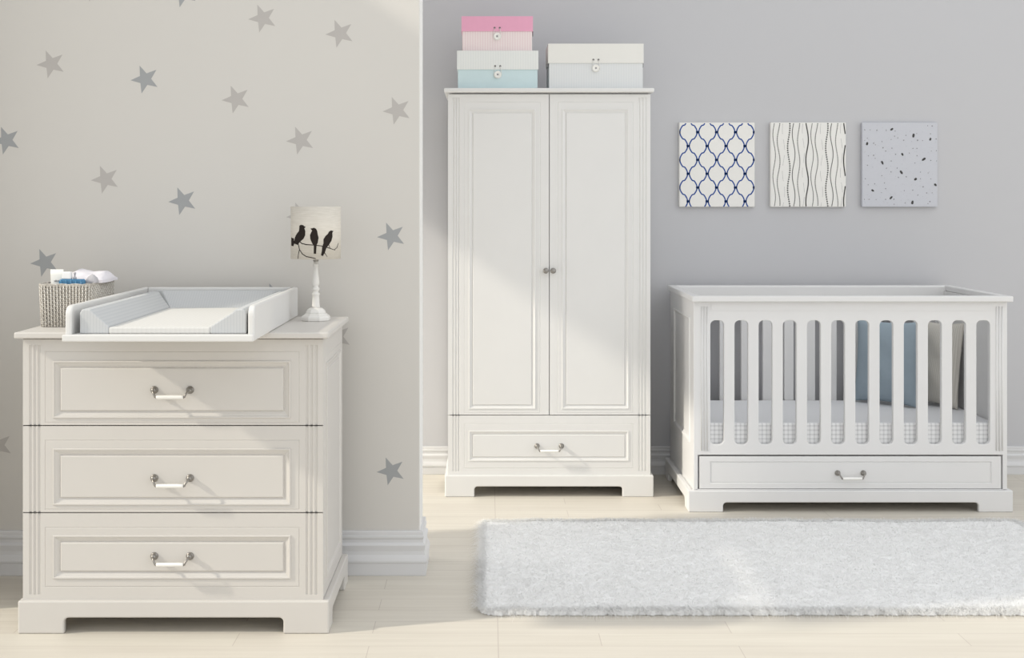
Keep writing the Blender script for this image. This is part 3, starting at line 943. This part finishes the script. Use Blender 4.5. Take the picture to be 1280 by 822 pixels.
# ================================================================ CRIB
YCf = 5.713
CX = wx(1063.5, YCf)
crib = thing('crib', (CX, YCf, 0), 'white slatted baby crib with an under-bed drawer, right of the wardrobe', 'crib')
P = M['crib_paint']
cf = YCf + .012
cl = lambda px, Y=cf: wx(px, Y) - CX
cz = lambda py, Y=cf: wz(py, Y)
CD = .755
hw = 406*YCf/F/2
ph = cz(613, YCf)
bm = bmesh.new()
plinth(bm, hw, CD, ph, cl(904, YCf), cl(1223.5, YCf), cz(628, YCf), .11, CD-.11, r=.016)
finish('plinth', bm, P, crib, bevel=.0045)
bx0, bx1 = cl(867), cl(1259)
cbot = cz(377, YCf)          # underside of the capping rail
capt = wz(370, YCf-.02)
slotx = [888 + 30.24*i for i in range(12)]
def slot_panel(front):
    tp = cbot if front else capt-.004
    outer = [(bx0, ph), (bx1, ph), (bx1, tp), (bx0, tp)]
    holes = [rrect(cl(x), cz(555.2), cl(x+17), cz(400.3), .022, 7) for x in slotx]
    if front:
        holes.append([(cl(872.4), ph+.004), (cl(1253.4), ph+.004), (cl(1253.4), cz(568.4)), (cl(872.4), cz(568.4))])
        outer = [(bx0, ph+.0), (bx1, ph+.0), (bx1, cbot), (bx0, cbot)]
    bm = curve_mesh('panel', outer, holes, .026, .003)
    if front:
        # fluted corner strips: slim reeds, and a raised band under the capping rail
        for pxs in ((877, 880.6, 884.2), (1245.6, 1249.2, 1252.8)):
            for p in pxs:
                tube(bm, [(cl(p), -.0002, cz(563)), (cl(p), -.0002, cz(383))], .0034, 8)
        box(bm, cl(889), cl(1241), -.0025, .002, cz(388), cbot-.0005)
    return bm
o = finish('front_panel', slot_panel(True), P, crib); o.location = (0, .012, 0)
o = finish('back_panel', slot_panel(False), P, crib); o.location = (0, CD-.038, 0)
for s, xx in ((-1, bx0), (1, bx1)):
    bm = bmesh.new()
    y0, y1 = .0382, CD-.0384
    r0 = (y0, ph+.0005, y1, cbot-.0005)
    tt = .03
    to3 = lambda u, v, d, s=s, xx=xx: (xx + s*(d-.001), u, v)
    pr = (y0+.085, ph+.19, y1-.085, cbot-.075)
    rings(bm, [r0 + (-tt,), r0 + (0,)] + inset_rects(pr, [(0, 0), (.003, -.001), (.007, .003), (.012, .002), (.02, -.006), (.026, -.007)]), to3)
    rings(bm, [r0 + (-tt,)], to3)
    finish('end_panel', bm, P, crib)
bm = bmesh.new()
# capping rail: flat frame with rounded nose
cx0, cx1, cy0, cy1 = cl(865.5, YCf-.02), cl(1267, YCf-.02), -.02, CD+.012
iw = .048
outl = [(cx0, cy0, cx1, cy1), (cx0+.040, cy0+.052, cx1-.040, cy1-.046)]
def frame(bm, o, i, z0, z1):
    vs = {}
    for nm, r in (('o', o), ('i', i)):
        for z, t in ((z0, 0), (z1, 1)):
            vs[nm+str(t)] = [bm.verts.new(p + (z,)) for p in ((r[0], r[1]), (r[2], r[1]), (r[2], r[3]), (r[0], r[3]))]
    for k in range(4):
        j = (k+1) % 4
        bm.faces.new((vs['o1'][k], vs['o1'][j], vs['i1'][j], vs['i1'][k]))
        bm.faces.new((vs['o0'][j], vs['o0'][k], vs['i0'][k], vs['i0'][j]))
        bm.faces.new((vs['o0'][k], vs['o0'][j], vs['o1'][j], vs['o1'][k]))
        bm.faces.new((vs['i0'][j], vs['i0'][k], vs['i1'][k], vs['i1'][j]))
frame(bm, outl[0], outl[1], cbot, capt)
finish('capping_rail', bm, P, crib, bevel=.005, seg=3)
# slatted base under the mattress
mz1 = wz(528, YCf+.045); mz0 = mz1-.115
bm = bmesh.new()
box(bm, bx0+.034, bx1-.034, .040, CD-.040, mz0-.02, mz0-.0005)
finish('mattress_base', bm, P, crib)
# under-bed drawer
bm = bmesh.new()
dx0, dx1, dz0, dz1 = cl(874.4), cl(1251.6), ph+.006, cz(570.2)
to3 = lambda u, v, d: (u, .0125-d, v)
rings(bm, [(dx0, dz0, dx1, dz1, -.02), (dx0, dz0, dx1, dz1, -.0015), (dx0+.0015, dz0+.0015, dx1-.0015, dz1-.0015, 0)] +
      inset_rects((cl(887.5), cz(604), cl(1239.5), cz(576.6)), [(0, 0), (.001, -.003), (.004, -.004), (.0065, -.002)]), to3)
rings(bm, [(dx0, dz0, dx1, dz1, -.02)], to3)
# drawer tray behind the front
box(bm, dx0+.02, dx1-.02, .033, CD-.08, dz0+.004, dz0+.012); box(bm, dx0+.02, dx0+.03, .033, CD-.08, dz0+.012, dz1-.02)
box(bm, dx1-.03, dx1-.02, .033, CD-.08, dz0+.012, dz1-.02); box(bm, dx0+.03, dx1-.03, CD-.09, CD-.08, dz0+.012, dz1-.02)
d = finish('drawer', bm, P, crib)
add_handle(d, cl(1063.2), .0145, cz(591), .0575)

# mattress
mx0, mx1, my0, my1 = bx0+.036, bx1-.036, .042, CD-.043
bm = bmesh.new(); box(bm, mx0, mx1, my0, my1, 0, mz1-mz0)
for f in bm.faces:
    f.material_index = 0 if f.normal.z > .5 else 1
bm.normal_update()
for f in bm.faces: f.material_index = 0 if f.normal.z > .5 else 1
o = finish('mattress', bm, [M['sheet'], M['gingham']], bevel=.012, seg=3)
o.location = (CX, YCf, mz0)
props(o, 'white cot mattress with grey gingham sides lying inside the crib', 'mattress')

# pillows
def pillow(label, w, h, t, m, bl_, br_, lean, tip=0.0):
    """bl_, br_: bottom left / right corner (x,y); leans backwards by 'lean' radians"""
    n = 28
    bm = bmesh.new()
    def sgn(a): return 1 if a >= 0 else -1
    side = []
    for s in (1, -1):
        g = []
        for i in range(n+1):
            row = []
            for j in range(n+1):
                u, v = 2*i/n-1, 2*j/n-1
                x = u*w/2*(1-.075*(1-v*v)); z = h/2 + v*h/2*(1-.075*(1-u*u))
                th = t/2*((1-abs(u)**2.6)*(1-abs(v)**2.6))**.62
                wr = .004*math.sin(5*u+7*v)*(1-abs(u)**2)*(1-abs(v)**2)
                row.append((x, -s*(th+.0015) + wr, z))
            g.append(row)
        side.append(g)
    V = [[[bm.verts.new(p) for p in row] for row in g] for g in side]
    for q in (0, 1):
        for i in range(n):
            for j in range(n):
                bm.faces.new((V[q][i][j], V[q][i+1][j], V[q][i+1][j+1], V[q][i][j+1])).smooth = True
    for i in range(n):
        for (a, b) in (((i, 0), (i+1, 0)), ((i, n), (i+1, n)), ((0, i), (0, i+1)), ((n, i), (n, i+1))):
            bm.faces.new((V[0][a[0]][a[1]], V[0][b[0]][b[1]], V[1][b[0]][b[1]], V[1][a[0]][a[1]]))
    o = finish('pillow', bm, m)
    ang = math.atan2(br_[1]-bl_[1], br_[0]-bl_[0])
    o.matrix_world = Matrix.Translation(((bl_[0]+br_[0])/2, (bl_[1]+br_[1])/2, mz1+.003)) @ Matrix.Rotation(ang, 4, 'Z') @ Matrix.Rotation(-lean, 4, 'X') @ Matrix.Rotation(tip, 4, 'Y')
    return props(o, label, 'pillow', 'pillows in the crib')
def fl(px, py):
    Y = (H-mz1)*F/(py-VY); return (wx(px, Y), Y)
a, b = fl(1067, 501.5), fl(1145, 510.5)
pillow('dusty blue square pillow leaning upright in the crib', .335, .415, .11, M['blue_fabric'], a, b, .12)
a, b = (fl(1145, 497)), (fl(1189, 512))
b = (2.229, 6.118)
a = (b[0]-.127, b[1]+.245)
pillow('cream ribbed pillow leaning on the right end of the crib behind the blue one', .315, .415, .08, M['cream_fabric'], a, b, .12)

# ================================================================ PICTURES
CW = 94.5*6.515/F; CH = 105.5*6.515/F
YP = 6.513
def canvas(px, label, m):
    bm = bmesh.new(); box(bm, -CW/2, CW/2, 0, .0215, -CH/2, CH/2)
    # wrapped canvas edge: slight chamfer
    bmesh.ops.bevel(bm, geom=bm.edges[:], offset=.0025, segments=2, affect='EDGES')
    return bm
def place(bm, mats, px, label):
    o = finish('canvas_picture', bm, mats, recalc=False)
    o.location = (wx(px, YP), YP, wz(205.7, YP))
    return props(o, label, 'picture', 'square canvases on the grey wall')
S = YP/F
def flat_poly(bm, pts, mi=1, y=-.0004):
    f = bm.faces.new([bm.verts.new((x, y, z)) for x, z in pts]); f.material_index = mi
    f.normal_update()
    if f.normal.y > 0: f.normal_flip()
hw_, hh_ = CW/2-.001, CH/2-.001
def stroke(bm, pts, w, mi=1):
    L, Rr = ribbon_pts(pts, w)
    for i in range(len(pts)-1):
        q = [L[i], L[i+1], Rr[i+1], Rr[i]]
        if all(abs(p[0]) > hw_ for p in q) or all(abs(p[1]) > hh_ for p in q): continue
        q = [(max(-hw_, min(hw_, p[0])), max(-hh_, min(hh_, p[1]))) for p in q]
        flat_poly(bm, q, mi)
def disc(bm, x, z, rx_, rz_=None, rot=0, mi=1, n=8):
    rz_ = rz_ or rx_
    if abs(x)+rx_ > hw_ or abs(z)+rz_ > hh_: return
    flat_poly(bm, [(x + rx_*math.cos(2*PI*k/n)*math.cos(rot) - rz_*math.sin(2*PI*k/n)*math.sin(rot), z + rx_*math.cos(2*PI*k/n)*math.sin(rot) + rz_*math.sin(2*PI*k/n)*math.cos(rot)) for k in range(n)], mi)

# blue trellis canvas (coordinates of the pattern measured from the canvas's left/top edge, in photo px)
bm = canvas(896, '', None)
q = 1/6.854
def cpt(zx, zy): return ((840 + zx*q - 896.2)*S, -((145 + zy*q) - 205.7)*S)
A_ = 33.0
for i in range(8):
    c = 100.5 + 81*i
    sg = -1 if i % 2 == 0 else 1
    pts = []
    N_ = 288
    for k in range(N_+1):
        zy = 62 + (778-62)*k/N_
        t = (zy-138)/118.5*PI
        cs = math.cos(t)
        w = (1 if cs >= 0 else -1)*(.18 + .82*abs(cs)**.9) if abs(cs) > .04 else cs/.04*.21
        pts.append(cpt(c + sg*A_*w, zy))
    stroke(bm, pts, 10.5*q*S)
for r in range(7):
    zy = 138 + 118.5*r
    for i in range(9):
        zx = (58 if r % 2 == 0 else 139) + 162*i
        x, z = cpt(zx, zy)
        stroke(bm, [(x-14*q*S, z), (x+14*q*S, z)], 20*q*S)
place(bm, [M['canvas_white'], M['ink_blue']], 896.2, 'white canvas with a royal blue trellis pattern, leftmost of three')

# dotted wavy lines canvas
bm = canvas(1010, '', None)
def cpt2(zx, zy): return ((955 + zx*q - 1010.2)*S, -((145 + zy*q) - 205.7)*S)
# (x centre, amplitude, phase zoom-y of leftmost point, dot radius, dot spacing, style)
WAVES = [(87, 11, 160, 3.0, 9, 1), (125, 12, 210, 4.3, 12, 0), (167, 10, 120, 1.5, 15, 2), (212, 10, 270, 6.2, 19, 0), (254, 12, 150, 3.4, 9, 1), (297, 10, 215, 4.3, 13, 0), (337, 9, 130, 1.6, 14, 2), (369, 11, 380, 4.8, 9, 1),
         (412, 11, 160, 3.0, 9, 1), (450, 12, 210, 4.3, 12, 0), (493, 10, 120, 1.5, 15, 2), (538, 10, 270, 6.2, 19, 0), (580, 12, 150, 3.4, 9, 1), (623, 10, 215, 4.3, 13, 0), (663, 9, 130, 1.6, 14, 2), (690, 8, 380, 4.8, 9, 1)]
for (xc, am, ph_, r_, sp, st) in WAVES:
    zy = 66; k = 0
    while zy < 772:
        per = 355.0
        zx = xc - am*math.cos(2*PI*(zy-ph_)/per)
        x, z = cpt2(zx, zy)
        if st == 2:
            if k % 9 < 6:
                zx2 = xc - am*math.cos(2*PI*(zy+11-ph_)/per)
                stroke(bm, [(x, z), cpt2(zx2, zy+11)], 2.6*q*S, 2)
        else:
            disc(bm, x, z, 1.12*r_*q*S, 1.12*r_*q*S*(1.0 if st == 0 else 1.35), 0, 1, 8)
        zy += sp; k += 1
place(bm, [M['canvas_white'], M['ink_black'], M['ink_grey']], 1010.2, 'white canvas with wavy vertical dotted black lines, middle of three')

# terrazzo canvas
bm = canvas(1124.5, '', None)
def cpt3(zx, zy): return ((1070 + zx*q - 1124.7)*S, -((145 + zy*q) - 205.7)*S)
rnd = random.Random(3)
def chip(zx, zy, l, w, rot, mi):
    x, z = cpt3(zx, zy)
    n = 6; pts = []
    for k in range(n):
        a = 2*PI*k/n
        rr = rnd.uniform(.8, 1.15)
        u, v = l*rr*math.cos(a)*q*S, w*rr*math.sin(a)*q*S
        pts.append((x + u*math.cos(rot)-v*math.sin(rot), z + u*math.sin(rot)+v*math.cos(rot)))
    if all(abs(p[0]) < hw_ and abs(p[1]) < hh_ for p in pts): flat_poly(bm, pts, mi)
for (zx, zy, l, w, rot) in [(307,113,17,10,.5), (492,166,22,11,1.3), (636,199,14,9,1.3), (95,237,17,10,1.3), (398,328,15,9,-.9), (580,370,20,10,.6), (226,398,19,10,-1.2), (388,481,21,11,-.95), (510,540,14,10,.6), (681,589,14,10,-.7), (143,638,15,10,-.5), (300,700,17,10,.7), (484,740,21,11,1.3)]:
    chip(zx, zy, l, w, rot, 1)
for (zx, zy) in [(75,118),(120,118),(178,122),(259,123),(335,128),(330,172),(358,187),(301,200),(428,165),(408,207),(520,150),(570,210),(527,208),(614,82),(653,85),(638,152),(686,196),(150,233),(166,246),(222,218),(97,190),(254,300),(308,275),(231,272),(340,327),(457,317),(488,277),(521,277),(645,300),(688,297),(522,340),(107,340),(151,336),(164,362),(301,385),(98,422),(262,446),(352,445),(300,478),(221,510),(363,525),(430,520),(552,537),(618,487),(552,480),(641,538),(80,536),(105,588),(160,580),(244,573),(253,622),(413,638),(486,634),(575,606),(606,658),(652,657),(529,677),(218,655),(172,715),(112,713),(72,713),(254,713),(421,744),(325,712),(326,755),(633,732),(616,750),(505,402),(640,380),(690,384),(75,208)]:
    chip(zx, zy, rnd.uniform(4, 7.5), rnd.uniform(3.5, 6), rnd.uniform(0, 3), 2)
for _ in range(120):
    chip(rnd.uniform(60, 700), rnd.uniform(70, 765), rnd.uniform(2, 3.5), rnd.uniform(2, 3), rnd.uniform(0, 3), 3)
M['speck_pale'] = paint('pale_grey_ink', (0.44, 0.44, 0.48, 1), .85, .05, 60, spec=.1)
M['speck_mid'] = paint('mid_grey_ink', (0.27, 0.27, 0.29, 1), .85, .05, 60, spec=.1)
place(bm, [M['canvas_lilac'], M['ink_black'], M['speck_mid'], M['speck_pale']], 1124.7, 'pale lilac canvas with scattered grey and black terrazzo chips, rightmost of three')

# ================================================================ RUG
RX0, RX1, RY0, RY1 = -.03, 2.27, 4.275, 5.49
rug = thing('shaggy_rug', ((RX0+RX1)/2, (RY0+RY1)/2, 0), 'fluffy white shag rug on the pale plank floor in front of crib and wardrobe', 'rug')
rw, rd = (RX1-RX0)/2, (RY1-RY0)/2
rng = np.random.default_rng(4)
# dense tufted body of the rug: a closed, finely lumpy surface
gx, gy = 470, 242
def smooth_noise(k):
    a = rng.random((gx+2*k, gy+2*k))
    for _ in range(2):
        c = np.cumsum(np.pad(a, ((1, 0), (0, 0))), 0); a = np.pad((c[k:]-c[:-k])/k, ((0, k-1), (0, 0)), mode='edge')
        c = np.cumsum(np.pad(a, ((0, 0), (1, 0))), 1); a = np.pad((c[:, k:]-c[:, :-k])/k, ((0, 0), (0, k-1)), mode='edge')
    a = a[:gx, :gy]; return (a-a.mean())/a.std()
GX, GY = np.meshgrid(np.linspace(-1, 1, gx), np.linspace(-1, 1, gy), indexing='ij')
# squircle the corners a little so that the outline is rounded
edge = np.minimum((1-np.abs(GX))*rw, (1-np.abs(GY))*rd)
ZH = .019 + .0010*smooth_noise(3) + .0009*smooth_noise(9) + .0010*smooth_noise(25)
ZH = .0015 + (ZH-.0015)*np.clip(edge/.014, 0, 1)**.45
XX, YY = GX*rw, GY*rd
# uneven shaggy outline
jx = np.interp(np.arange(gy), np.arange(0, gy, 2), rng.uniform(-.007, .007, len(range(0, gy, 2))))
jy = np.interp(np.arange(gx), np.arange(0, gx, 2), rng.uniform(-.007, .007, len(range(0, gx, 2))))
XX = XX + np.sign(GX)*np.clip((np.abs(GX)*rw-(rw-.03))/.03, 0, 1)*jx[None, :]
YY = YY + np.sign(GY)*np.clip((np.abs(GY)*rd-(rd-.03))/.03, 0, 1)*jy[:, None]
cr = .05
qx, qy = np.clip(np.abs(XX)-(rw-cr), 0, None), np.clip(np.abs(YY)-(rd-cr), 0, None)
qq = np.maximum(np.hypot(qx, qy), 1e-9); mxq = np.maximum(qx, qy)
sc_ = np.where((qx > 0) & (qy > 0), mxq/qq, 1.0)
XX = np.where(qx > 0, np.sign(XX)*((rw-cr) + qx*sc_), XX); YY = np.where(qy > 0, np.sign(YY)*((rd-cr) + qy*sc_), YY)
top = np.stack([XX, YY, ZH], -1).reshape(-1, 3)
ii = (np.arange(gx-1)[:, None]*gy + np.arange(gy-1)[None, :]).reshape(-1)
qd = np.stack([ii, ii+gy, ii+gy+1, ii+1], 1)
me = bpy.data.meshes.new('backing')
me.vertices.add(gx*gy); me.vertices.foreach_set('co', top.astype(np.float32).reshape(-1))
me.loops.add(qd.size); me.loops.foreach_set('vertex_index', qd.reshape(-1).astype(np.int32))
me.polygons.add(len(qd)); me.polygons.foreach_set('loop_start', (np.arange(len(qd))*4).astype(np.int32)); me.polygons.foreach_set('loop_total', np.full(len(qd), 4, dtype=np.int32))
me.polygons.foreach_set('use_smooth', np.ones(len(qd), dtype=bool))
me.update(calc_edges=True); me.validate(); me.materials.append(M['fur_base'])
o = bpy.data.objects.new('backing', me); C.objects.link(o); o.parent = rug
# loose fibres over it and a fringe along the borders
NSTR = 80000
px_ = rng.uniform(-rw, rw, NSTR); py_ = rng.uniform(-rd, rd, NSTR)
ne = 19000
ex = np.concatenate([rng.uniform(-rw, rw, ne), np.where(rng.random(ne//2) < .5, -1, 1)*(rw - rng.uniform(0, .022, ne//2))])
ey = np.concatenate([np.where(rng.random(ne) < .5, -1, 1)*(rd - rng.uniform(0, .022, ne)), rng.uniform(-rd, rd, ne//2)])
px_ = np.concatenate([px_, ex]); py_ = np.concatenate([py_, ey])
cxn, cyn = np.abs(px_)-(rw-.05), np.abs(py_)-(rd-.05)
keep = ~((cxn > 0) & (cyn > 0) & (cxn**2+cyn**2 > .05**2)); px_, py_ = px_[keep], py_[keep]; n = len(px_)
gi = np.clip(((px_/rw+1)/2*(gx-1)).round().astype(int), 0, gx-1); gj = np.clip(((py_/rd+1)/2*(gy-1)).round().astype(int), 0, gy-1)
pz = ZH[gi, gj]
clump = np.sin(px_*37+np.sin(py_*29)*2)+np.cos(py_*41+np.sin(px_*33)*2)
ang = rng.uniform(0, 2*PI, n) + clump*.9
leanr = rng.uniform(.5, 1.1, n); ln = rng.uniform(.014, .030, n)
dxn, dyn = np.cos(ang)*leanr, np.sin(ang)*leanr
ox = np.clip((np.abs(px_)-(rw-.035))/.035, 0, 1)*np.sign(px_); oy = np.clip((np.abs(py_)-(rd-.035))/.035, 0, 1)*np.sign(py_)
ln = ln*(1 + .75*np.maximum(np.abs(ox), np.abs(oy)))
dxn += ox*.6; dyn += oy*.6
ep = np.maximum(np.abs(ox), np.abs(oy))
wd = rng.uniform(.0008, .0016, n)
pa = np.arctan2(dyn, dxn) + PI/2 + rng.normal(0, .4, n); wxn, wyn = np.cos(pa)*wd/2, np.sin(pa)*wd/2
b0 = np.stack([px_, py_, pz-.001], 1)
m1 = b0 + np.stack([dxn*ln*.45, dyn*ln*.45, ln*.28], 1)
t1 = b0 + np.stack([dxn*ln*.95, dyn*ln*.95, ln*(.30 - .30*ep)], 1)
t1[:, 2] = np.maximum(t1[:, 2], .0015)
wv = np.stack([wxn, wyn, np.zeros(n)], 1)
dd = t1 - b0
flip = (2*wv[:, 0]*dd[:, 1] - 2*wv[:, 1]*dd[:, 0]) < 0      # keep every strand facing up
wv[flip] *= -1
verts = np.stack([b0-wv, b0+wv, m1+wv*.85, m1-wv*.85, t1], 1).reshape(-1, 3)
me = bpy.data.meshes.new('pile')
base = np.arange(n)*5
quads = np.stack([base, base+1, base+2, base+3], 1); tris = np.stack([base+3, base+2, base+4], 1)
loops = np.concatenate([np.concatenate([quads, tris], 1).reshape(-1)])
starts = np.empty(n*2, dtype=np.int32); starts[0::2] = np.arange(n)*7; starts[1::2] = np.arange(n)*7+4
tot = np.empty(n*2, dtype=np.int32); tot[0::2] = 4; tot[1::2] = 3
me.vertices.add(n*5); me.vertices.foreach_set('co', verts.astype(np.float32).reshape(-1))
me.loops.add(n*7); me.loops.foreach_set('vertex_index', loops.astype(np.int32))
me.polygons.add(n*2); me.polygons.foreach_set('loop_start', starts); me.polygons.foreach_set('loop_total', tot)
me.update(calc_edges=True); me.validate()
me.materials.append(M['fur'])
# soft fibres: shade each strand with a mostly upright normal
nv = np.stack([dxn*.35 + rng.normal(0, .18, n), dyn*.35 + rng.normal(0, .18, n), np.ones(n)], 1)
nv /= np.linalg.norm(nv, axis=1)[:, None]
me.polygons.foreach_set('use_smooth', np.ones(n*2, dtype=bool))
me.normals_split_custom_set_from_vertices(np.repeat(nv, 5, axis=0).tolist())
o = bpy.data.objects.new('pile', me); C.objects.link(o); o.parent = rug; o['kind'] = 'stuff'

# ================================================================ LIGHT
w = bpy.data.worlds.new('world'); bpy.context.scene.world = w
w.use_nodes = True
bg = w.node_tree.nodes['Background']
bg.inputs['Color'].default_value = (0.97, 0.985, 1.0, 1)
# soft studio surroundings: a little brighter towards the right
wt = w.node_tree
wtc = wt.nodes.new('ShaderNodeTexCoord'); wsx = wt.nodes.new('ShaderNodeSeparateXYZ')
wma = wt.nodes.new('ShaderNodeMath'); wma.operation = 'MULTIPLY_ADD'; wma.inputs[1].default_value = .36; wma.inputs[2].default_value = 1.15
wt.links.new(wtc.outputs['Generated'], wsx.inputs[0]); wt.links.new(wsx.outputs['X'], wma.inputs[0]); wt.links.new(wma.outputs[0], bg.inputs['Strength'])
# area lamp added in the unseen alcove window to brighten the wall beside it
wd_ = bpy.data.lights.new('window_fill', 'AREA'); wo = bpy.data.objects.new('window_fill', wd_); C.objects.link(wo)
wd_.shape = 'RECTANGLE'; wd_.size = 1.1; wd_.size_y = 1.3; wd_.energy = 16; wd_.color = (1.0, 0.975, 0.93)
wo.location = (XL-.08, 5.72, .85); wo.rotation_euler = Vector((1, .12, -.12)).to_track_quat('-Z', 'Y').to_euler()
sd = bpy.data.lights.new('sun', 'SUN'); so = bpy.data.objects.new('sun', sd); C.objects.link(so)
sd.energy = 2.6; sd.angle = math.radians(2.4); sd.color = (1.0, 0.93, 0.80)
dirv = Vector((1.0, 0.26, -0.68))
so.rotation_euler = dirv.to_track_quat('-Z', 'Y').to_euler()
so.location = (-5, 2, 4)

sc = bpy.context.scene
sc.view_settings.view_transform = 'Standard'
sc.view_settings.look = 'None'
sc.view_settings.exposure = 0.0
sc.view_settings.gamma = 1.0
sc.view_settings.use_curve_mapping = False
